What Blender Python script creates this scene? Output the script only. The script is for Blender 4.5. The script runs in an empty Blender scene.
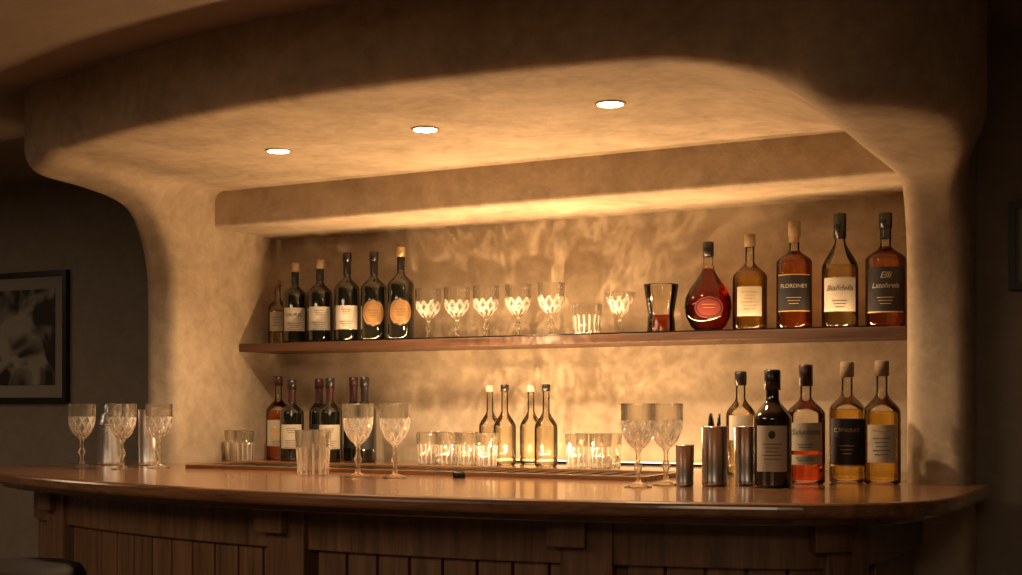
import bpy, bmesh, math, random
import numpy as np
from mathutils import Vector
random.seed(4)
S=bpy.context.scene
COL=S.collection
S.view_settings.view_transform='Standard'
S.view_settings.look='None'
S.view_settings.exposure=0.45

# ------------------------------------------------------------------ materials
def nmat(name):
    m=bpy.data.materials.new(name); m.use_nodes=True
    nt=m.node_tree; b=nt.nodes.get('Principled BSDF')
    return m,nt,b
def simple(name,col,rough=.5,metal=0,coat=0,noise=0.0,nscale=20,bump=0,spec=.5):
    m,nt,b=nmat(name)
    b.inputs['Roughness'].default_value=rough
    b.inputs['Metallic'].default_value=metal
    b.inputs['Coat Weight'].default_value=coat
    b.inputs['Specular IOR Level'].default_value=spec
    tc=nt.nodes.new('ShaderNodeTexCoord')
    n=nt.nodes.new('ShaderNodeTexNoise'); n.inputs['Scale'].default_value=nscale; n.inputs['Detail'].default_value=5
    nt.links.new(tc.outputs['Object'],n.inputs['Vector'])
    r=nt.nodes.new('ShaderNodeValToRGB')
    r.color_ramp.elements[0].position=.3; r.color_ramp.elements[1].position=.7
    r.color_ramp.elements[0].color=[c*(1-noise) for c in col]+[1]
    r.color_ramp.elements[1].color=[min(1,c*(1+noise)) for c in col]+[1]
    nt.links.new(n.outputs['Fac'],r.inputs['Fac']); nt.links.new(r.outputs['Color'],b.inputs['Base Color'])
    if bump:
        bp=nt.nodes.new('ShaderNodeBump'); bp.inputs['Strength'].default_value=bump; bp.inputs['Distance'].default_value=.01
        nt.links.new(n.outputs['Fac'],bp.inputs['Height']); nt.links.new(bp.outputs['Normal'],b.inputs['Normal'])
    return m
def plaster(name,c0,c1,rough=.75):
    m,nt,b=nmat(name); b.inputs['Roughness'].default_value=rough
    b.inputs['Specular IOR Level'].default_value=.25
    L=nt.links.new
    tc=nt.nodes.new('ShaderNodeTexCoord')
    n1=nt.nodes.new('ShaderNodeTexNoise'); n1.inputs['Scale'].default_value=4.6; n1.inputs['Detail'].default_value=9; n1.inputs['Roughness'].default_value=.66; n1.inputs['Distortion'].default_value=.5
    n2=nt.nodes.new('ShaderNodeTexNoise'); n2.inputs['Scale'].default_value=26; n2.inputs['Detail'].default_value=8; n2.inputs['Roughness'].default_value=.6
    L(tc.outputs['Object'],n1.inputs['Vector']); L(tc.outputs['Object'],n2.inputs['Vector'])
    mx=nt.nodes.new('ShaderNodeMath'); mx.operation='MULTIPLY_ADD'; mx.inputs[1].default_value=.45
    L(n2.outputs['Fac'],mx.inputs[0]); L(n1.outputs['Fac'],mx.inputs[2])
    r=nt.nodes.new('ShaderNodeValToRGB'); r.color_ramp.elements[0].position=.52; r.color_ramp.elements[1].position=.92
    r.color_ramp.elements[0].color=c0+(1,); r.color_ramp.elements[1].color=c1+(1,)
    L(mx.outputs[0],r.inputs['Fac']); L(r.outputs['Color'],b.inputs['Base Color'])
    bp=nt.nodes.new('ShaderNodeBump'); bp.inputs['Strength'].default_value=.38; bp.inputs['Distance'].default_value=.009
    L(mx.outputs[0],bp.inputs['Height']); L(bp.outputs['Normal'],b.inputs['Normal'])
    return m
def wood(name,c0,c1,rough=.3,coat=.3,axis='X',scale=1.0):
    m,nt,b=nmat(name); b.inputs['Roughness'].default_value=rough; b.inputs['Coat Weight'].default_value=coat; b.inputs['Coat Roughness'].default_value=.12
    L=nt.links.new
    tc=nt.nodes.new('ShaderNodeTexCoord'); mp=nt.nodes.new('ShaderNodeMapping')
    s={'X':(1.2,18,18),'Z':(18,18,1.2)}[axis]
    mp.inputs['Scale'].default_value=[k*scale for k in s]
    n=nt.nodes.new('ShaderNodeTexNoise'); n.inputs['Scale'].default_value=2.2; n.inputs['Detail'].default_value=8; n.inputs['Roughness'].default_value=.65; n.inputs['Distortion'].default_value=.5
    L(tc.outputs['Object'],mp.inputs['Vector']); L(mp.outputs[0],n.inputs['Vector'])
    r=nt.nodes.new('ShaderNodeValToRGB'); r.color_ramp.elements[0].position=.3; r.color_ramp.elements[1].position=.72
    r.color_ramp.elements[0].color=c0+(1,); r.color_ramp.elements[1].color=c1+(1,)
    L(n.outputs['Fac'],r.inputs['Fac']); L(r.outputs['Color'],b.inputs['Base Color'])
    bp=nt.nodes.new('ShaderNodeBump'); bp.inputs['Strength'].default_value=.12; bp.inputs['Distance'].default_value=.004
    L(n.outputs['Fac'],bp.inputs['Height']); L(bp.outputs['Normal'],b.inputs['Normal'])
    return m
def emis(name,col,st):
    m=bpy.data.materials.new(name); m.use_nodes=True; nt=m.node_tree
    nt.nodes.clear(); o=nt.nodes.new('ShaderNodeOutputMaterial'); e=nt.nodes.new('ShaderNodeEmission')
    e.inputs['Color'].default_value=col+(1,); e.inputs['Strength'].default_value=st
    nt.links.new(e.outputs[0],o.inputs['Surface']); return m
def thin_glass(name,tint=(.96,.95,.9),ior=1.5,refr=0.0,rough=.01,boost=1.0,milk=0.0):
    m=bpy.data.materials.new(name); m.use_nodes=True; nt=m.node_tree; nt.nodes.clear(); L=nt.links.new
    o=nt.nodes.new('ShaderNodeOutputMaterial')
    tr=nt.nodes.new('ShaderNodeBsdfTransparent'); tr.inputs['Color'].default_value=tint+(1,)
    gl=nt.nodes.new('ShaderNodeBsdfGlossy'); gl.inputs['Roughness'].default_value=rough; gl.inputs['Color'].default_value=(1,.97,.92,1)
    lw=nt.nodes.new('ShaderNodeLayerWeight'); lw.inputs['Blend'].default_value=.35
    ml=nt.nodes.new('ShaderNodeMath'); ml.operation='MULTIPLY'; ml.inputs[1].default_value=boost; ml.use_clamp=True
    L(lw.outputs['Fresnel'],ml.inputs[0])
    mx=nt.nodes.new('ShaderNodeMixShader'); L(ml.outputs[0],mx.inputs[0]); L(tr.outputs[0],mx.inputs[1]); L(gl.outputs[0],mx.inputs[2])
    out=mx
    if refr>0:
        g=nt.nodes.new('ShaderNodeBsdfGlass'); g.inputs['IOR'].default_value=ior; g.inputs['Roughness'].default_value=rough; g.inputs['Color'].default_value=(1,.98,.94,1)
        m2=nt.nodes.new('ShaderNodeMixShader'); m2.inputs[0].default_value=refr
        L(mx.outputs[0],m2.inputs[1]); L(g.outputs[0],m2.inputs[2]); out=m2
    if milk>0:
        d=nt.nodes.new('ShaderNodeBsdfDiffuse'); d.inputs['Color'].default_value=(.95,.92,.86,1)
        t2=nt.nodes.new('ShaderNodeBsdfTranslucent'); t2.inputs['Color'].default_value=(.95,.92,.86,1)
        a=nt.nodes.new('ShaderNodeMixShader'); L(d.outputs[0],a.inputs[1]); L(t2.outputs[0],a.inputs[2])
        m3=nt.nodes.new('ShaderNodeMixShader'); m3.inputs[0].default_value=milk
        L(out.outputs[0],m3.inputs[1]); L(a.outputs[0],m3.inputs[2]); out=m3
    L(out.outputs[0],o.inputs['Surface']); return m
def liquid(name,col,tr=.45):
    m=bpy.data.materials.new(name); m.use_nodes=True; nt=m.node_tree; nt.nodes.clear(); L=nt.links.new
    o=nt.nodes.new('ShaderNodeOutputMaterial')
    t=nt.nodes.new('ShaderNodeBsdfTransparent'); t.inputs['Color'].default_value=col+(1,)
    g=nt.nodes.new('ShaderNodeBsdfGlass'); g.inputs['IOR'].default_value=1.3; g.inputs['Color'].default_value=col+(1,); g.inputs['Roughness'].default_value=.02
    m2=nt.nodes.new('ShaderNodeMixShader'); m2.inputs[0].default_value=1-tr
    L(t.outputs[0],m2.inputs[1]); L(g.outputs[0],m2.inputs[2]); L(m2.outputs[0],o.inputs['Surface']); return m

M={}
M['plaster']=plaster('plaster_warm',(.34,.26,.178),(.55,.44,.315))
M['wall']=plaster('wall_paint',(.21,.175,.135),(.26,.22,.17))
M['ceil']=plaster('ceiling_paint',(.27,.205,.145),(.32,.25,.18))
M['floor']=wood('floor_wood',(.03,.015,.008),(.09,.045,.02),.4,.1)
M['top']=wood('bar_top_wood',(.070,.029,.012),(.26,.115,.046),.26,.65)
M['front']=wood('bar_front_wood',(.065,.032,.016),(.21,.105,.050),.42,.15,'Z')
M['shelf']=wood('shelf_wood',(.045,.020,.010),(.13,.058,.027),.45,.05)
M['black']=simple('black_metal',(.012,.010,.009),.35,.6)
M['tray']=simple('tray_mat',(.03,.008,.006),.35,0,.3)
M['steel']=simple('brushed_steel',(.85,.82,.78),.34,1,noise=.08,nscale=60)
M['steeld']=simple('dark_steel',(.50,.47,.44),.28,1,noise=.08,nscale=60)
M['lens']=emis('lamp_lens',(1,.82,.55),26)
M['led']=emis('led_diffuser',(1,.66,.30),2.5)
M['brass']=simple('brass_trim',(.75,.55,.3),.3,1)
M['crystal']=thin_glass('crystal_glass',(.96,.95,.92),1.5,.45,.01,2.0,.02)
M['cut']=thin_glass('cut_crystal_facets',(.98,.97,.94),1.5,.45,.03,2.2,.45)
M['clear']=thin_glass('clear_glass',(.97,.955,.91),boost=1.1,rough=.02)
M['darkglass']=simple('dark_bottle_glass',(.006,.006,.004),.06,0,1.0)
M['redglass']=simple('deep_red_bottle_glass',(.010,.004,.003),.06,0,1.0)
M['amber']=liquid('amber_spirit',(.93,.50,.15))
M['red']=liquid('red_spirit',(.92,.36,.14))
M['deepred']=liquid('cognac_spirit',(.60,.14,.04))
M['brown']=liquid('brown_spirit',(.70,.30,.08))
M['gold']=liquid('golden_spirit',(.97,.80,.34))
M['pale']=liquid('pale_spirit',(.97,.88,.62))
M['water']=liquid('clear_spirit',(.96,.93,.85),.6)
M['paper']=simple('label_cream',(.40,.34,.25),.7,noise=.06)
M['paperw']=simple('label_white',(.45,.40,.33),.7,noise=.05)
M['papergold']=simple('label_gold',(.28,.16,.06),.45,.3,noise=.12)
M['paperblk']=simple('label_black',(.012,.011,.012),.5)
M['ink']=simple('label_ink',(.03,.02,.015),.6)
M['inkred']=simple('label_ink_red',(.22,.03,.02),.6)
M['inkgold']=simple('label_foil',(.70,.47,.20),.35,.6)
M['capblk']=simple('cap_black',(.010,.008,.008),.3,0,.3)
M['capred']=simple('capsule_wine',(.030,.006,.006),.35,0,.2)
M['capgold']=simple('capsule_gold',(.50,.34,.15),.35,.6)
M['captan']=simple('cork_tan',(.25,.17,.095),.7,noise=.2,nscale=80)
M['leather']=simple('black_leather',(.012,.009,.007),.75,0,.0,noise=.2,bump=.2,spec=.2)
M['frame']=simple('picture_frame_black',(.012,.010,.008),.35)
M['mat']=simple('picture_mat',(.24,.21,.17),.8)

# ------------------------------------------------------------------ mesh builder
class MB:
    def __init__(s): s.v=[];s.f=[];s.m=[];s.sm=[];s.mats=[]
    def mi(s,k):
        if k not in s.mats: s.mats.append(k)
        return s.mats.index(k)
    def add(s,vs,fs,k,smooth=True,off=(0,0,0)):
        b=len(s.v); i=s.mi(k)
        s.v+=[(v[0]+off[0],v[1]+off[1],v[2]+off[2]) for v in vs]
        s.f+=[tuple(b+j for j in f) for f in fs]
        s.m+=[i]*len(fs); s.sm+=[smooth]*len(fs)
    def lathe(s,prof,k,seg=40,smooth=True,off=(0,0,0),fn=None,sy=1.0,k2=None):
        vs=[];rows=[];cutv=[]
        for (r,z) in prof:
            if r<1e-5: rows.append([len(vs)]); vs.append((0,0,z)); cutv.append(0)
            else:
                row=[]
                for i in range(seg):
                    t=2*math.pi*i/seg
                    rr=r if fn is None else fn(r,z,t)
                    row.append(len(vs)); vs.append((rr*math.cos(t),rr*math.sin(t)*sy,z)); cutv.append(r-rr)
                rows.append(row)
        fs=[]
        for a,b in zip(rows[:-1],rows[1:]):
            for i in range(seg):
                j=(i+1)%seg
                if len(a)==1 and len(b)==1: continue
                if len(a)==1: fs.append((a[0],b[j],b[i]))
                elif len(b)==1: fs.append((a[i],a[j],b[0]))
                else: fs.append((a[i],a[j],b[j],b[i]))
        n0=len(s.m)
        s.add(vs,fs,k,smooth,off)
        if k2:
            i2=s.mi(k2)
            for q,f in enumerate(fs):
                if sum(cutv[v] for v in f)/len(f)>.0010: s.m[n0+q]=i2
    def box(s,x0,x1,y0,y1,z0,z1,k):
        vs=[(x,y,z) for x in(x0,x1) for y in(y0,y1) for z in(z0,z1)]
        fs=[(0,1,3,2),(4,6,7,5),(0,4,5,1),(2,3,7,6),(0,2,6,4),(1,5,7,3)]
        s.add(vs,fs,k,False)
    def prism(s,pts,z0,z1,k,smooth=False):
        n=len(pts)
        vs=[(p[0],p[1],z0) for p in pts]+[(p[0],p[1],z1) for p in pts]
        fs=[(i,(i+1)%n,n+(i+1)%n,n+i) for i in range(n)]+[tuple(range(n-1,-1,-1)),tuple(range(n,2*n))]
        s.add(vs,fs,k,smooth)
    def label(s,R,a,z0,z1,k,oval=False,sy=1.0,a0=0,seg=16,eps=.0009):
        vs=[];fs=[];rows=12 if oval else 1
        for j in range(rows+1):
            v=-1+2*j/rows; aa=a*math.sqrt(max(0.0004,1-v*v)) if oval else a
            for i in range(seg+1):
                t=a0-aa+2*aa*i/seg
                vs.append(((R+eps)*math.sin(t),-(R+eps)*math.cos(t)*sy,z0+(z1-z0)*j/rows))
        w=seg+1
        for j in range(rows):
            for i in range(seg): fs.append((j*w+i,j*w+i+1,(j+1)*w+i+1,(j+1)*w+i))
        s.add(vs,fs,k,True)
    def text(s,body,size,R,z,k,sy=1.0,eps=.0018,shear=0):
        c=bpy.data.curves.new('t','FONT'); c.body=body; c.size=size; c.align_x='CENTER'; c.align_y='CENTER'; c.shear=shear; c.resolution_u=3
        o=bpy.data.objects.new('t',c); COL.objects.link(o)
        dg=bpy.context.evaluated_depsgraph_get(); dg.update()
        me=bpy.data.meshes.new_from_object(o.evaluated_get(dg))
        if R: vs=[((R+eps)*math.sin(v.co.x/R),-(R+eps)*math.cos(v.co.x/R)*sy,z+v.co.y) for v in me.vertices]
        else: vs=[(v.co.x,0,z+v.co.y) for v in me.vertices]
        fs=[tuple(p.vertices) for p in me.polygons]
        s.add(vs,fs,k,True)
        bpy.data.objects.remove(o); bpy.data.curves.remove(c); bpy.data.meshes.remove(me)
    def mesh(s,name):
        me=bpy.data.meshes.new(name); me.from_pydata(s.v,[],s.f)
        for k in s.mats: me.materials.append(M[k])
        me.polygons.foreach_set('material_index',s.m); me.polygons.foreach_set('use_smooth',s.sm)
        me.update(); return me
def obj(name,me,loc=(0,0,0),rot=0,scale=None):
    if isinstance(me,MB): me=me.mesh(name)
    o=bpy.data.objects.new(name,me); COL.objects.link(o); o.location=loc; o.rotation_euler=(0,0,rot)
    if scale: o.scale=scale
    return o
def face_cam(x,y,k=.9): return math.atan2(1.85-x,3.79+y)*k
def recalc(me):
    bm=bmesh.new(); bm.from_mesh(me); bmesh.ops.recalc_face_normals(bm,faces=bm.faces); bm.to_mesh(me); bm.free()
def bevel(o,w,seg=3):
    m=o.modifiers.new('bevel','BEVEL'); m.width=w; m.segments=seg; m.limit_method='ANGLE'; m.angle_limit=math.radians(40)

# ------------------------------------------------------------------ plaster alcove (signed distance -> mesh)
def surface_nets(F,xs,ys,zs):
    F=F.astype(np.float32); nx,ny,nz=F.shape; sgn=F<0
    acc=np.zeros((nx-1,ny-1,nz-1,3),np.float32); cnt=np.zeros((nx-1,ny-1,nz-1),np.float32)
    n=(nx-1,ny-1,nz-1)
    for ax in range(3):
        ot=[a for a in range(3) if a!=ax]
        for p in(0,1):
            for q in(0,1):
                o=[0,0,0]; o[ot[0]]=p; o[ot[1]]=q
                o2=list(o); o2[ax]=1
                f0=F[o[0]:o[0]+n[0],o[1]:o[1]+n[1],o[2]:o[2]+n[2]]
                f1=F[o2[0]:o2[0]+n[0],o2[1]:o2[1]+n[1],o2[2]:o2[2]+n[2]]
                mk=(f0<0)!=(f1<0)
                t=np.where(mk,f0/np.where(mk,f0-f1,1),0)
                for c in range(3):
                    acc[...,c]+=np.where(mk,(t if c==ax else o[c]),0)
                cnt+=mk
    act=cnt>0; idx=-np.ones(n,np.int64); idx[act]=np.arange(act.sum())
    ii=np.argwhere(act); P=ii+acc[act]/cnt[act][:,None]
    V=np.stack([np.interp(P[:,0],np.arange(nx),xs),np.interp(P[:,1],np.arange(ny),ys),np.interp(P[:,2],np.arange(nz),zs)],1)
    quads=[]
    for ax in range(3):
        b,c=[(1,2),(2,0),(0,1)][ax]
        sl0=[slice(None)]*3; sl1=[slice(None)]*3
        sl0[ax]=slice(0,-1); sl1[ax]=slice(1,None)
        d=sgn[tuple(sl0)]!=sgn[tuple(sl1)]
        e=np.argwhere(d)
        lim=[nx-1,ny-1,nz-1]
        ok=(e[:,b]>0)&(e[:,c]>0)&(e[:,b]<lim[b])&(e[:,c]<lim[c]); e=e[ok]
        neg=sgn[e[:,0],e[:,1],e[:,2]]
        def g(db,dc):
            k=e.copy(); k[:,b]-=db; k[:,c]-=dc; return idx[k[:,0],k[:,1],k[:,2]]
        q=np.stack([g(1,1),g(0,1),g(0,0),g(1,0)],1)
        q[~neg]=q[~neg][:,::-1]; quads.append(q)
    return V,np.concatenate(quads)
def smin(a,b,k):
    h=np.maximum(k-np.abs(a-b),0)/k; return np.minimum(a,b)-h*h*k*.25
def smax(a,b,k): return -smin(-a,-b,k)
def boxsdf(X,Y,Z,x0,x1,y0,y1,z0,z1,r):
    qx=np.abs(X-(x0+x1)/2)-(x1-x0)/2+r; qy=np.abs(Y-(y0+y1)/2)-(y1-y0)/2+r; qz=np.abs(Z-(z0+z1)/2)-(z1-z0)/2+r
    return np.sqrt(np.maximum(qx,0)**2+np.maximum(qy,0)**2+np.maximum(qz,0)**2)+np.minimum(np.maximum(qx,np.maximum(qy,qz)),0)-r
st=.013
xs=np.arange(-1.62,1.521,st); ys=np.arange(-1.24,.401,st)
zs=np.concatenate([np.array([-.1,-.02,.02,.3,.6,.9]),np.arange(1.04,2.335,st)])
X,Y,Z=np.meshgrid(xs,ys,zs,indexing='ij')
def sstep(a,b,x):
    t=np.clip((x-a)/(b-a),0,1); return t*t*(3-2*t)
R=3.6
circ=np.sqrt((X-.1)**2+(Y-(-1.17+R))**2)-R
d2=smax(smax(circ,np.abs(X+.065)-1.455,.32),Y-.34,.03)
dropR=.075*sstep(.78,1.24,X)
zu=2.035-dropR*sstep(-.1,-.5,Y)
kk=np.where(X<0,.40,.46)
fil=smin(-.33-Y,zu-Z,kk)
slabL=np.maximum(-1.390-X,X+1.235); slabR=np.maximum(1.21-X,X-1.380)
cols=smax(np.minimum(slabL,slabR),fil,.05)
cols=np.maximum(np.maximum(cols,Y-.36),-Z)
cols=smax(cols,d2+.004,.05)
body=smin(cols,boxsdf(X,Y,Z,-1.385,1.375,.25,.36,0,2.4,.01),.03)
dz=np.maximum(zu-Z,Z-2.30)
rr=.038
can=np.sqrt(np.maximum(d2+rr,0)**2+np.maximum(dz+rr,0)**2)+np.minimum(np.maximum(d2+rr,dz+rr),0)-rr
k=.04+np.where(X<0,.10,.20)*sstep(-.1,-.6,Y)
F=smin(body,can,k)
F=np.maximum(F,Z-2.30)
V,Q=surface_nets(F,xs,ys,zs)
me=bpy.data.meshes.new('plaster_bar_alcove'); me.from_pydata(V.tolist(),[],Q.tolist()); me.materials.append(M['plaster'])
me.polygons.foreach_set('use_smooth',[True]*len(me.polygons)); me.update(); recalc(me)
alc=bpy.data.objects.new('wall_alcove_canopy',me); COL.objects.link(alc)
del X,Y,Z,F,circ,d2,dz,can,cols,body,zu,fil,slabL,slabR,kk,k,dropR

# beam
b=MB(); b.box(-1.25,1.25,-.13,.262,1.905,2.06,'plaster'); o=obj('trim_1',b); bevel(o,.012)

# ------------------------------------------------------------------ room
def wallbox(name,x0,x1,y0,y1,z0,z1,k):
    b=MB(); b.box(x0,x1,y0,y1,z0,z1,k); return obj(name,b)
CZ=2.245
wallbox('wall_back',-4.6,-1.375,.30,.42,0,CZ,'wall')
wallbox('wall_back_right',1.365,3.6,-.20,-.08,0,CZ,'wall')
wallbox('wall_left',-4.72,-4.6,-6.6,.42,0,CZ,'wall')
wallbox('wall_right',3.6,3.72,-6.6,-.08,0,CZ,'wall')
wallbox('wall_front',-4.6,3.6,-6.72,-6.6,0,CZ,'wall')
wallbox('floor',-4.72,3.72,-6.72,.42,-.1,0,'floor')
wallbox('ceiling',-4.72,3.72,-6.72,.42,CZ,CZ+.1,'ceil')
wallbox('baseboard_back',-4.6,-1.44,.28,.30,0,.12,'front')
wallbox('baseboard_right',1.44,3.6,-.22,-.20,0,.12,'front')

# ------------------------------------------------------------------ bar
XL,XR,YM,RA=-1.57,1.425,-1.36,3.2
def ya(x,off): return YM+off+(x-.1)**2/(2*RA)
def bez(p,c,q,n=12):
    return [((1-t)**2*p[0]+2*t*(1-t)*c[0]+t*t*q[0],(1-t)**2*p[1]+2*t*(1-t)*c[1]+t*t*q[1]) for t in [i/n for i in range(n+1)]]
def frontline(off,yb=-.345):
    xl=XL+off; xr=XR-off; a=-1.2+off*.5; c=1.12-off*.5
    pl=(xl,-.78); pr=(xr,-.72)
    sa=(a-.1)/RA; sc=(c-.1)/RA
    P=[(xl,yb)]+bez(pl,(xl,ya(a,off)+sa*(xl-a)),(a,ya(a,off)))
    P+=[(a+(c-a)*i/40,ya(a+(c-a)*i/40,off)) for i in range(1,40)]
    P+=bez((c,ya(c,off)),(xr,ya(c,off)+sc*(xr-c)),pr)+[(xr,yb)]
    return P
def fullpoly(off,inner=.243,hx=1.203):
    P=frontline(off)
    return P+[(hx,-.345),(hx,inner),(-1.228,inner),(-1.228,-.345)]
TOP=1.07
b=MB(); b.prism(fullpoly(0),TOP-.034,TOP,'top'); 
bar_top=obj('bar_counter',b); recalc(bar_top.data); bevel(bar_top,.013,4)
def ribbon(b,off,thick,z0,z1,k,s0=0,s1=None,n=None):
    # strip following front line between arc lengths
    P=frontline(off); 
    L=[0]
    for p,q in zip(P[:-1],P[1:]): L.append(L[-1]+math.dist(p,q))
    if s1 is None: s1=L[-1]
    L=np.array(L); PX=np.array([p[0] for p in P]); PY=np.array([p[1] for p in P])
    n=n or max(2,int((s1-s0)/.04))
    ss=np.linspace(s0,s1,n+1); x=np.interp(ss,L,PX); y=np.interp(ss,L,PY)
    e=.01
    tx=np.interp(np.minimum(ss+e,L[-1]),L,PX)-np.interp(np.maximum(ss-e,0),L,PX); ty=np.interp(np.minimum(ss+e,L[-1]),L,PY)-np.interp(np.maximum(ss-e,0),L,PY)
    ln=np.hypot(tx,ty); nxx=-ty/ln; nyy=tx/ln   # inward
    vs=[];fs=[]
    for i in range(n+1):
        xi=x[i]+nxx[i]*thick; yi=y[i]+nyy[i]*thick
        vs+=[(x[i],y[i],z0),(x[i],y[i],z1),(xi,yi,z0),(xi,yi,z1)]
    for i in range(n):
        a=i*4;c=a+4
        fs+=[(a,c,c+1,a+1),(a+1,c+1,c+3,a+3),(a+2,a+3,c+3,c+2),(a,a+2,c+2,c)]
    fs+=[(0,1,3,2),(n*4,n*4+2,n*4+3,n*4+1)]
    b.add(vs,fs,k,False); return L[-1]
b=MB()
P=frontline(.20)
b.prism(P,0.0,TOP-.036,'front')
ribbon(b,.060,.20,TOP-.052,TOP-.0345,'top')
tot=ribbon(b,.165,.05,.915,TOP-.05,'front')   # top rail
ribbon(b,.165,.05,.0,.14,'front')
def arcpos(xt,off=.165):
    P=frontline(off); s=0
    for p,q in zip(P[:-1],P[1:]):
        if p[0]<=xt<=q[0] and q[0]>p[0]: return s+math.dist(p,q)*(xt-p[0])/(q[0]-p[0])
        s+=math.dist(p,q)
    return s
posts=[arcpos(x) for x in(-1.12,-.09,.70,1.22)]
bw=.088; s=.03
while s+bw<tot:
    if not any(abs(s+bw/2-p)<.02 for p in posts):
        ribbon(b,.18,.03,.10,.93,'front',s+.003,s+bw-.003,3)
    s+=bw
for p in posts:
    ribbon(b,.150,.06,.0,TOP-.05,'front',p-.060,p+.060,3)
    ribbon(b,.125,.06,.955,TOP-.05,'front',p-.045,p+.045,3)
base=obj('bar_counter_base',b); recalc(base.data); bevel(base,.004,2)
# inset drip tray / well
b=MB()
def ringbox(b,x0,x1,y0,y1,w,z0,z1,k):
    b.box(x0,x1,y0,y0+w,z0,z1,k); b.box(x0,x1,y1-w,y1,z0,z1,k); b.box(x0,x0+w,y0+w,y1-w,z0,z1,k); b.box(x1-w,x1,y0+w,y1-w,z0,z1,k)
ringbox(b,-.96,.60,-.60,-.30,.018,TOP,TOP+.012,'top')
b.box(-.94,.58,-.58,-.32,TOP,TOP+.004,'tray')
for i in range(25):
    x=-.93+i*.06
    b.box(x,x+.035,-.57,-.33,TOP+.004,TOP+.007,'black')
o=obj('bar_drip_tray',b); bevel(o,.003,2)
# shelf
b=MB(); b.box(-1.233,1.208,0,.2495,1.465,1.495,'shelf'); o=obj('wall_shelf',b); bevel(o,.004,2)
SH=1.4955
CT=TOP+.0005
# led bars
b=MB(); b.box(-.50,.62,.228,.246,TOP+.0005,TOP+.008,'black'); b.box(-.49,.61,.224,.242,TOP+.008,TOP+.012,'led'); obj('led_light_bar',b)
b=MB(); b.box(-1.0,1.10,.012,.030,SH,SH+.004,'black'); obj('led_light_bar',b)
b=MB(); b.box(-.62,.56,-.285,-.265,TOP+.0005,TOP+.005,'black'); obj('led_light_bar',b)

# ------------------------------------------------------------------ downlights
for x,y in((-.562,-.64),(-.012,-.70),(.562,-.745)):
    b=MB()
    b.lathe([(.032,2.036),(.0395,2.036),(.0395,2.0325),(.037,2.030),(.033,2.031),(.032,2.036)],'brass',40)
    b.lathe([(0,2.0312),(.0325,2.0312)],'lens',40)
    o=obj('recessed_downlight',b,(x,y,0))
    l=bpy.data.lights.new('downlight_beam','SPOT'); l.energy=37; l.color=(1,.68,.39); l.spot_size=math.radians(140); l.spot_blend=.75; l.shadow_soft_size=.02
    lo=bpy.data.objects.new('downlight_beam',l); COL.objects.link(lo); lo.parent=o; lo.location=(0,0,2.018)

# ------------------------------------------------------------------ glassware
def dens(prof,step=.004):
    out=[prof[0]]
    for p,q in zip(prof[:-1],prof[1:]):
        n=max(1,int(math.dist(p,q)/step))
        for i in range(1,n+1): out.append((p[0]+(q[0]-p[0])*i/n,p[1]+(q[1]-p[1])*i/n))
    return out
def cutfn(z0,z1,n,s,depth,inner):
    def fn(r,z,t):
        if z<z0 or z>z1 or r<inner(z): return r
        u=n*t/(2*math.pi)
        a=abs(((u+z*s)%1)-.5)*2; c=abs(((u-z*s)%1)-.5)*2
        e=min(1,(z-z0)/.008,(z1-z)/.008)
        return r-depth*e*(1-min(1,min(a,c)*2.2))
    return fn
def goblet(H=.203,rb=.043,name='crystal_goblet',stem=.095):
    k=H/.203; b=MB(); sb=stem
    outer=[(0,0),(.034,0),(.0345,.002),(.020,.006),(.009,.011),(.0055,.02),(.0050,.034),(.0085,.042),(.0105,.048),(.0085,.054),(.005,.062),(.0055,sb-.012),(.010,sb-.004)]
    o2=[(.020,sb+.004),(.031,sb+.018),(rb*.92,sb+.038),(rb*.98,sb+.058),(rb,.203),(rb-.0018,.2035)]
    inn=[(rb-.0032,.200),(rb*.97-.0045,sb+.058),(rb*.90-.0060,sb+.038),(.023,sb+.020),(.012,sb+.012),(0,sb+.010)]
    iz=[p[1] for p in inn][::-1]; ir=[p[0] for p in inn][::-1]
    fn0=cutfn(sb+.002,sb+.072,10,20,.0040,lambda z:np.interp(z,iz,ir)+.0012)
    prof=[(r,z*k) for r,z in dens(outer,.006)+dens([outer[-1]]+o2,.0025)[1:]+dens([o2[-1]]+inn,.008)[1:]]
    def fn(r,z,t):
        zz=z/k
        if zz<sb-.005 and r<.02 and zz>.012: # faceted stem
            return r*(1+.10*abs(math.sin(3*t)))
        return fn0(r,zz,t)
    b.lathe(prof,'crystal',80,False,fn=fn,k2='cut')
    return b.mesh(name)
def tumbler(H=.105,r=.042,name='crystal_tumbler',n=14):
    b=MB(); r0=r*.86
    outer=[(0,0),(r0-.003,0),(r0,.003),(r,H-.001),(r-.001,H)]
    inn=[(r-.0025,H-.001),(r*.93-.004,H*.35),(r0-.008,.016),(0,.013)]
    prof=dens(outer,.004)+dens([outer[-1]]+inn,.008)[1:]
    def fn(rr,z,t):
        if z<.003 or z>H*.72: return rr
        ro=r0+(r-r0)*z/H
        if rr<ro-.0015: return rr
        u=(n*t/(2*math.pi))%1; g=abs(u-.5)*2
        if z<H*.55: return rr-.0028*(1-min(1,g*2.0))
        v=(z-H*.55)/(H*.17); return rr-.0028*(1-min(1,g*2))*(1-v)
    b.lathe(prof,'crystal',n*6,False,fn=fn,k2='cut'); return b.mesh(name)
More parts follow.
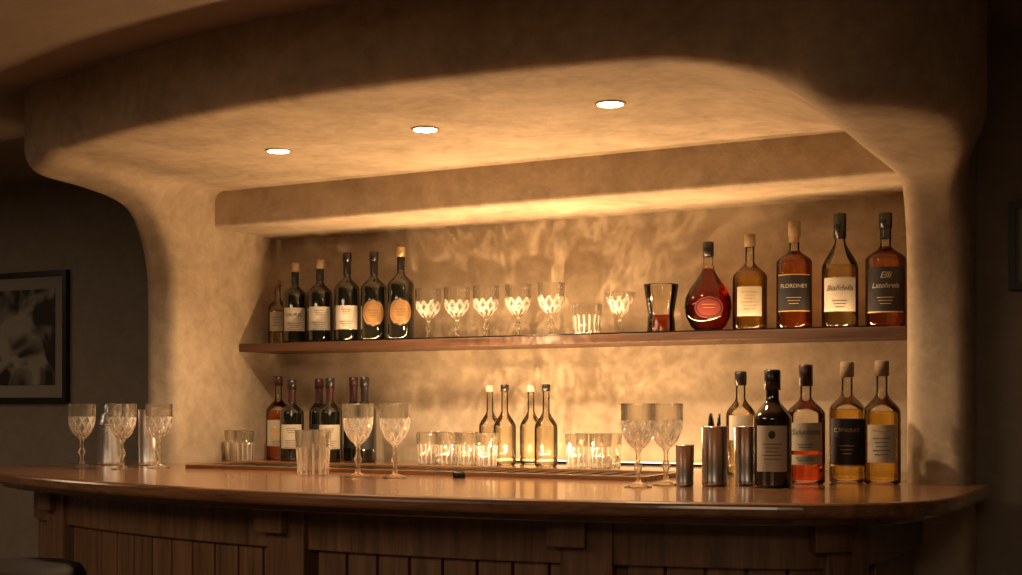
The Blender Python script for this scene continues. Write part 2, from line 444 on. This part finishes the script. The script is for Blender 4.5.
def coupe():
    b=MB(); H=.137;rb=.05
    prof=[(0,0),(.032,0),(.033,.002),(.012,.007),(.005,.014),(.0045,.045),(.009,.052),(.005,.058),(.012,.064),(.026,.075),(.036,.092),(.043,.112),(rb,H),(rb-.0015,H),(.041,.112),(.033,.094),(.022,.080),(0,.071)]
    f=cutfn(.064,.125,10,22,.004,lambda z:np.interp(z,[.071,.080,.094,.112,H],[0,.022,.033,.041,rb-.0015])+.0008)
    b.lathe(dens(prof,.003),'crystal',80,False,fn=f,k2='cut'); return b.mesh('crystal_coupe')
g1=goblet(); g2=goblet(.178,.046,'crystal_goblet',.085); t1=tumbler(.128,.052,n=14); t2=tumbler(.108,.0375,n=12); t3=tumbler(.103,.05,n=16)
for x,y in((-1.302,-.70),(-1.085,-.745),(-1.045,-.625),(-.183,-.777),(-.065,-.772),(.671,-.83),(.704,-.725)):
    obj('crystal_goblet',g1,(x,y,CT),random.random())
for x in(-.482,-.367,-.253,-.131,-.008): obj('crystal_goblet',g2,(x,.10,SH),random.random())
obj('crystal_tumbler',t3,(.122,.10,SH)); obj('crystal_coupe',coupe(),(.238,.10,SH))
obj('crystal_tumbler',t1,(-.356,-.749,CT),.2)
for x,y in((-.408,-.03),(-.327,-.03),(-.247,-.03),(-.166,-.055),(.135,-.01),(.216,-.005),(.128,.085),(.212,.085),(-.40,.07),(-.31,.07),(-1.17,-.10),(-1.09,-.15)):
    obj('crystal_tumbler',t2,(x,y,CT),random.random())
# mixing beaker on the shelf with amber spirit
b=MB(); 
b.lathe(dens([(0,0),(.042,0),(.046,.004),(.044,.045),(.041,.060),(.050,.115),(.056,.157),(.0548,.157),(.0485,.115),(.0395,.060),(.0425,.045),(.043,.010),(0,.008)],.006),'clear',44)
b.lathe([(0,.0085),(.042,.0105),(.0415,.045),(.0385,.060),(0,.060)],'brown',44)
obj('mixing_glass',b,(.379,.10,SH))

# shakers, jigger
def tin(h,rb,rt,k='steel',tools=False,name='cocktail_shaker_tin'):
    b=MB()
    b.lathe([(0,0),(rb-.002,0),(rb,.003),(rb+.0006,.012),(rb,.014),(rt,h-.004),(rt+.0015,h-.002),(rt+.0005,h),(rt-.0015,h-.002),(rb-.002,.008),(0,.006)],k,40)
    if tools:
        for ang,off,rr,mk in((.3,.008,.0035,'capblk'),(2.4,.012,.005,'captan'),(4.2,.010,.0045,'capblk')):
            dx,dy=math.cos(ang),math.sin(ang)
            seg=8
            vs=[];fs=[]
            for j in range(7):
                tt=j/6; z=.012+tt*(h+.02); cx=dx*(off*.2+tt*off*1.3);cy=dy*(off*.2+tt*off*1.3)
                r=rr*(.6 if j<5 else 1.5 if j==5 else .7)
                for i in range(seg): vs.append((cx+r*math.cos(i*math.pi/4),cy+r*math.sin(i*math.pi/4),z))
            for j in range(6):
                for i in range(seg): fs.append((j*seg+i,j*seg+(i+1)%seg,(j+1)*seg+(i+1)%seg,(j+1)*seg+i))
            fs.append(tuple(range(6*seg,7*seg))); b.add(vs,fs,mk,True)
    return b.mesh(name)
def closed_shaker(h=.2):
    b=MB()
    b.lathe(dens([(0,0),(.043,0),(.046,.004),(.045,.010),(.037,h*.62),(.0365,h*.64),(.038,h*.645),(.038,h*.665),(.036,h*.67),(.028,h*.82),(.022,h*.84),(.022,h*.85),(.020,h*.96),(.014,h),(0,h)],.012),'steel',40)
    return b.mesh('cocktail_shaker')
obj('cocktail_shaker',closed_shaker(.205),(-1.345,-.53,CT))
obj('cocktail_shaker_tin',tin(.185,.032,.034),(-1.205,-.50,CT))
obj('bar_jigger',tin(.102,.021,.0225,'steeld'),(.768,-.765,CT))
obj('bar_tool_cup',tin(.147,.031,.032,'steeld',True),(.822,-.70,CT))
obj('cocktail_shaker_tin',tin(.147,.030,.033,'steeld'),(.885,-.635,CT))
b=MB(); b.lathe([(0,0),(.017,0),(.018,.002),(.018,.012),(.014,.017),(0,.018)],'black',24); obj('bottle_stopper',b,(.09,-.69,CT))

# ------------------------------------------------------------------ bottles
def bprof(R,hb,hs,rn,h,foot=.006):
    p=[(0,.004),(R*.7,.002),(R-.006,0),(R-.001,.003),(R,.009),(R,hb)]
    for i in range(1,9):
        t=i/8; p.append((rn+(R-rn)*(.5+.5*math.cos(math.pi*t))**.85,hb+hs*t))
    p+=[(rn*.97,h-.022),(rn*1.12,h-.018),(rn*1.12,h-.004),(rn,h)]
    return p
def rad(p,z):
    q=[a for a in p if a[0]>0 and a[1]>=.003] ; return float(np.interp(z,[a[1] for a in q],[a[0] for a in q]))
def bottle(name,x,y,z,h,R,hb,hs,rn,glass='darkglass',liq=None,fill=.7,cap='capblk',caph=.035,capr=None,labels=(),texts=(),sy=1,prof=None,rot=None,neckfoil=None):
    b=MB(); p=prof or bprof(R,hb,hs,rn,h)
    b.lathe(p+[(0,p[-1][1])],glass,40,sy=sy)
    if liq:
        zt=h*fill; zz=[.010+(zt-.010)*i/24 for i in range(25)]
        b.lathe([(0,.010)]+[(rad(p,q)-.0045,q) for q in zz]+[(0,zt)],liq,36,sy=sy)
    cr=(capr or rn*1.22)
    b.lathe([(rn*1.0,h-caph),(cr,h-caph+.001),(cr,h+.002),(cr*.85,h+.005),(0,h+.0055)],cap,28,sy=1)
    if neckfoil:
        zb=h-neckfoil[1]; b.lathe([(rad(p,zb)+.0007,zb),(rad(p,zb+.02)+.0007,zb+.02),(rn*1.06,h-.03),(rn*1.22,h-.018)],neckfoil[0],28)
    for l in labels:
        kind=l[0]; a,z0,z1,mk=l[1:5]; e=l[5] if len(l)>5 else .0009
        b.label(rad(p,(z0+z1)/2),a,z0,z1,mk,oval=(kind=='o'),sy=sy,eps=e)
    for t in texts: b.text(t[0],t[1],rad(p,t[2]),t[2],t[3],sy=sy,eps=.0022,shear=t[4] if len(t)>4 else 0)
    o=obj(name,b,(x,y,z),face_cam(x,y) if rot is None else rot); return o
def lines(z0,dz,n,a,mk,e=.0016,h=.0016):
    return [('r',a*(1-.18*(i%3)),z0-i*dz,z0-i*dz+h,mk,e) for i in range(n)]
W='wine_bottle'
def wine(x,y,z,h=.30,R=.0385,paper='paper',cap='capblk',oval=False,txt=None,glass='darkglass',foil='capblk'):
    if oval:
        L=[('o',.95,.050,.150,'paperblk',.0007),('o',.86,.054,.146,paper,.0011),('o',.70,.063,.137,'inkred',.0013),('o',.66,.065,.135,paper,.0015)]+lines(.108,.010,3,.4,'ink',.0018)
        T=[]
    else:
        L=[('r',.95,.045,.130,paper)]+lines(.072,.008,4,.55,'ink')
        T=[(txt,.017,.103,'ink')] if txt else []
        L+=[('r',.30,.088,.0885,'ink',.0016)] if txt else lines(.115,.007,3,.4,'ink')
    bottle(W,x,y,z,h,R,h*.60,h*.14,.0135,glass,None,cap=cap,caph=.03,labels=L,texts=T,neckfoil=(foil,.075))
wine(-1.053,.10,SH,.293,.045,'paperw','captan',txt='LAUREL',foil='capblk')
wine(-.941,.10,SH,.30,.046,'paperw','captan',txt=None,foil='capblk')
wine(-.822,.10,SH,.318,.046,'paperw','capblk',foil='capblk')
wine(-.707,.10,SH,.315,.047,'papergold','capblk',oval=True,foil='capblk')
wine(-.594,.10,SH,.325,.047,'papergold','capgold',oval=True,foil='capblk')
bottle('spirit_bottle',-1.155,.13,SH,.235,.035,.135,.04,.011,'clear','pale',.55,'captan',.02,labels=[('r',.9,.05,.12,'paper')]+lines(.10,.01,4,.5,'ink'))
# lower row wines
wine(-.985,-.01,CT,.285,.043,'paper','capblk',foil='capred')
wine(-.945,.10,CT,.29,.037,'paperblk','capred',foil='capred')
wine(-.826,.0,CT,.29,.043,'paper','capblk',foil='capred')
wine(-.801,.11,CT,.295,.036,'paperblk','capred',foil='capred')
wine(-.70,.03,CT,.292,.042,'paperblk','capblk',foil='capblk')
bottle('spirit_bottle',-1.098,.06,CT,.30,.046,.175,.05,.013,'clear','amber',.6,'capred',.03,labels=[('r',.95,.05,.145,'paper'),('o',.5,.07,.125,'inkgold',.0014)]+lines(.065,.008,2,.5,'ink'))
# small clear bottles
for x,y in((-.249,.12),(-.145,.03),(-.095,.125),(.012,.02)):
    bottle('clear_glass_bottle',x,y,CT,.262,.038,.125,.055,.0115,'clear','water',.50,'capblk' if y<.1 else 'paperw',.018)
# upper right spirits
def cognac():
    p=[(0,.004),(.03,.0),(.036,.004),(.054,.02),(.069,.05),(.0745,.08),(.071,.11),(.057,.14),(.038,.165),(.022,.19),(.0155,.215),(.0145,.262),(.017,.264),(.017,.275),(.015,.280)]
    bottle('cognac_decanter_bottle',.532,.11,SH,.280,.07,0,0,.0145,'clear','deepred',.72,'capblk',.042,labels=[('o',.62,.042,.112,'inkred',.0012),('o',.56,.046,.108,'paperblk',.0016),('o',.50,.05,.104,'inkred',.0019)]+lines(.086,.010,3,.28,'inkgold',.0024),sy=.55,prof=p,rot=.38)
cognac()
bottle('liqueur_bottle',.669,.10,SH,.295,.053,.165,.05,.014,'clear','gold',.66,'captan',.035,labels=[('r',.75,.045,.135,'paper')]+lines(.115,.010,6,.5,'inkgold'))
bottle('whiskey_bottle',.807,.10,SH,.325,.054,.205,.04,.0155,'clear','amber',.74,'captan',.04,neckfoil=('capgold',.06),labels=[('r',1.0,.055,.165,'paperblk'),('r',1.0,.163,.166,'inkgold',.0014),('r',1.0,.054,.057,'inkgold',.0014)]+lines(.095,.009,3,.4,'inkgold'),texts=[('FLORDNEY',.0165,.130,'paperw')])
bottle('gin_bottle',.945,.10,SH,.340,.054,.175,.09,.0155,'clear','pale',.56,'capblk',.07,labels=[('r',.95,.05,.150,'paperw')]+lines(.080,.009,3,.4,'ink'),texts=[('Bialidella',.023,.118,'ink',.3)])
bottle('rum_bottle',1.078,.10,SH,.332,.058,.200,.04,.016,'clear','amber',.72,'capblk',.04,neckfoil=('capblk',.07),labels=[('r',1.0,.045,.175,'paperblk'),('r',1.0,.042,.046,'inkgold',.0014)]+lines(.085,.009,3,.4,'inkgold'),texts=[('Elli',.026,.150,'paperw',.3),('Lstohrels',.021,.120,'paperw',.3)])
# front right on counter
bottle('gin_bottle',.733,-.20,CT,.290,.042,.17,.05,.014,'clear','pale',.6,'capblk',.035,labels=[('r',.8,.1,.17,'paper')])
bottle('liqueur_bottle',.968,-.700,CT,.280,.046,.165,.05,.016,'redglass',None,cap='capblk',caph=.045,labels=[('r',.85,.040,.150,'paper'),('o',.18,.118,.138,'ink',.0014)]+lines(.105,.009,5,.5,'ink'))
bottle('vermouth_bottle',1.003,-.52,CT,.297,.048,.175,.045,.0145,'clear','red',.50,'capred',.05,labels=[('r',.95,.085,.155,'paper'),('r',.95,.05,.075,'paper')]+lines(.100,.007,2,.4,'ink')+lines(.066,.006,2,.5,'ink'),texts=[('Sakelatta',.021,.132,'ink',.3)])
bottle('whiskey_bottle',1.083,-.415,CT,.306,.046,.185,.045,.0145,'clear','gold',.62,'captan',.035,labels=[('r',1.0,.045,.165,'paperblk'),('r',1.0,.043,.047,'inkgold',.0014)]+lines(.095,.010,3,.4,'inkgold'),texts=[('C.SPIRRAY',.0145,.135,'paperw')])
bottle('tequila_bottle',1.175,-.435,CT,.307,.0465,.18,.05,.0145,'clear','gold',.60,'captan',.035,labels=[('r',.8,.055,.150,'paper'),('r',.5,.135,.139,'inkgold',.0014)]+lines(.115,.010,5,.45,'ink'))

# ------------------------------------------------------------------ pictures
def art(name,x0,x1,z0,z1,y,fw,mat,seed):
    b=MB(); 
    b.box(x0,x1,y-.024,y,z0,z0+fw,'frame'); b.box(x0,x1,y-.024,y,z1-fw,z1,'frame'); b.box(x0,x0+fw,y-.024,y,z0+fw,z1-fw,'frame'); b.box(x1-fw,x1,y-.024,y,z0+fw,z1-fw,'frame')
    b.box(x0+fw,x1-fw,y-.010,y-.0005,z0+fw,z1-fw,'mat')
    b.box(x0+fw+mat,x1-fw-mat,y-.013,y-.010,z0+fw+mat,z1-fw-mat,'art'); return obj(name,b)
m,nt,bs=nmat('art_print'); L=nt.links.new
tc=nt.nodes.new('ShaderNodeTexCoord'); vo=nt.nodes.new('ShaderNodeTexNoise'); vo.inputs['Scale'].default_value=5; vo.inputs['Detail'].default_value=2; vo.inputs['Distortion'].default_value=1.5
r=nt.nodes.new('ShaderNodeValToRGB'); r.color_ramp.elements[0].position=.42; r.color_ramp.elements[0].color=(.025,.022,.018,1); r.color_ramp.elements[1].position=.60; r.color_ramp.elements[1].color=(.28,.25,.20,1)
L(tc.outputs['Object'],vo.inputs['Vector']); L(vo.outputs['Fac'],r.inputs['Fac']); L(r.outputs['Color'],bs.inputs['Base Color']); bs.inputs['Roughness'].default_value=.3
M['art']=m
art('framed_picture',-3.02,-2.39,1.28,1.85,.2995,.022,.055,1)
art('framed_picture',1.452,1.86,1.567,1.795,-.2005,.018,.04,2)

# ------------------------------------------------------------------ bar stool
b=MB()
b.lathe([(0,.87),(.13,.872),(.155,.865),(.168,.845),(.165,.82),(.15,.81),(0,.81)],'leather',40)
b.lathe([(.15,.810),(.156,.805),(.15,.785),(0,.785)],'front',40)
for i in range(4):
    a=math.pi/4+i*math.pi/2; c,s_=math.cos(a),math.sin(a); vs=[]
    for z,r_,w in((0,.20,.014),(.787,.115,.019)):
        for dx,dy in((-w,-w),(w,-w),(w,w),(-w,w)): vs.append((c*r_+dx,s_*r_+dy,z))
    b.add(vs,[(0,1,5,4),(1,2,6,5),(2,3,7,6),(3,0,4,7),(0,3,2,1),(4,5,6,7)],'front',False)
n=40; vs=[];fs=[]
for i in range(n):
    for j in range(8):
        t=2*math.pi*i/n;u=2*math.pi*j/8; rr=.175+.009*math.cos(u); vs.append((rr*math.cos(t),rr*math.sin(t),.28+.009*math.sin(u)))
for i in range(n):
    for j in range(8): fs.append((i*8+j,((i+1)%n)*8+j,((i+1)%n)*8+(j+1)%8,i*8+(j+1)%8))
b.add(vs,fs,'brass',True)
obj('bar_stool',b,(-.75,-1.46,0))

# ------------------------------------------------------------------ lights
def area(name,loc,sx,sy_,en,col,rot=(0,0,0)):
    l=bpy.data.lights.new(name,'AREA'); l.shape='RECTANGLE'; l.size=sx; l.size_y=sy_; l.energy=en; l.color=col
    o=bpy.data.objects.new(name,l); COL.objects.link(o); o.location=loc; o.rotation_euler=rot; return o
def caustic(name,loc,en,col,r,scale,dist,rot,ang=165,detail=.8,eps=.012):
    # added spot with no fixture; noise in its emission imitates crystal caustics
    l=bpy.data.lights.new(name,'SPOT'); l.energy=en; l.color=col; l.shadow_soft_size=r; l.spot_size=math.radians(ang); l.spot_blend=.5
    o=bpy.data.objects.new(name,l); COL.objects.link(o); o.location=loc; o.rotation_euler=rot
    l.use_nodes=True; nt=l.node_tree; L=nt.links.new
    e=nt.nodes['Emission']; tc=nt.nodes.new('ShaderNodeTexCoord'); mp=nt.nodes.new('ShaderNodeMapping'); mp.inputs['Scale'].default_value=scale
    n=nt.nodes.new('ShaderNodeTexNoise'); n.inputs['Scale'].default_value=1; n.inputs['Detail'].default_value=detail; n.inputs['Distortion'].default_value=dist
    L(tc.outputs['Normal'],mp.inputs['Vector']); L(mp.outputs[0],n.inputs['Vector'])
    s1=nt.nodes.new('ShaderNodeMath'); s1.operation='SUBTRACT'; s1.inputs[1].default_value=.5; L(n.outputs['Fac'],s1.inputs[0])
    s2=nt.nodes.new('ShaderNodeMath'); s2.operation='ABSOLUTE'; L(s1.outputs[0],s2.inputs[0])
    s3=nt.nodes.new('ShaderNodeMath'); s3.operation='ADD'; s3.inputs[1].default_value=eps; L(s2.outputs[0],s3.inputs[0])
    s4=nt.nodes.new('ShaderNodeMath'); s4.operation='DIVIDE'; s4.inputs[0].default_value=.05; L(s3.outputs[0],s4.inputs[1])
    L(s4.outputs[0],e.inputs['Strength'])
    return o
W1=(1,.625,.305); UP=(math.pi,0,0)
area('led_light_bar_glow',(-.02,-.275,TOP+.006),1.15,.012,12.0,W1,UP)
area('led_light_bar_glow',(-.25,.021,SH+.0045),1.1,.010,2.7,W1,UP)
area('led_light_bar_glow',(.55,.021,SH+.0045),1.0,.010,2.0,W1,UP)
area('led_light_bar_glow',(.02,.20,TOP+.012),1.05,.012,.8,W1,UP)
caustic('caustic_pattern_light',(-.02,-.14,1.12),7.0,W1,.008,(6,6,6),1.8,(math.radians(125),0,0),165,.8,.022)
caustic('caustic_pattern_light',(-.10,-.20,1.52),5.5,W1,.006,(12,4.5,4.5),1.1,(math.radians(105),0,0),150,.8,.020)
area('room_fill_light',(-1.0,-3.6,2.2),1.4,1.4,31,(1,.73,.48))  # added fill lights out of view, no fixtures, to lift the dark room
area('room_fill_light',(2.0,-4.6,2.2),1.2,1.2,23,(1,.73,.48))
area('room_fill_light',(-3.2,-1.3,2.2),.8,.8,6,(1,.71,.46))
w=bpy.data.worlds.new('world'); S.world=w; w.use_nodes=True
w.node_tree.nodes['Background'].inputs['Color'].default_value=(.5,.35,.22,1); w.node_tree.nodes['Background'].inputs['Strength'].default_value=.05

# ------------------------------------------------------------------ camera
c=bpy.data.cameras.new('camera'); c.lens=1300/1022*36; c.sensor_width=36; c.shift_y=(405-287.5)/1022; c.clip_start=.05
co=bpy.data.objects.new('camera',c); COL.objects.link(co); co.location=(1.85,-3.79,1.27); co.rotation_euler=(math.radians(90),0,math.radians(27.3))
S.camera=co
print('VERTS',len(V))
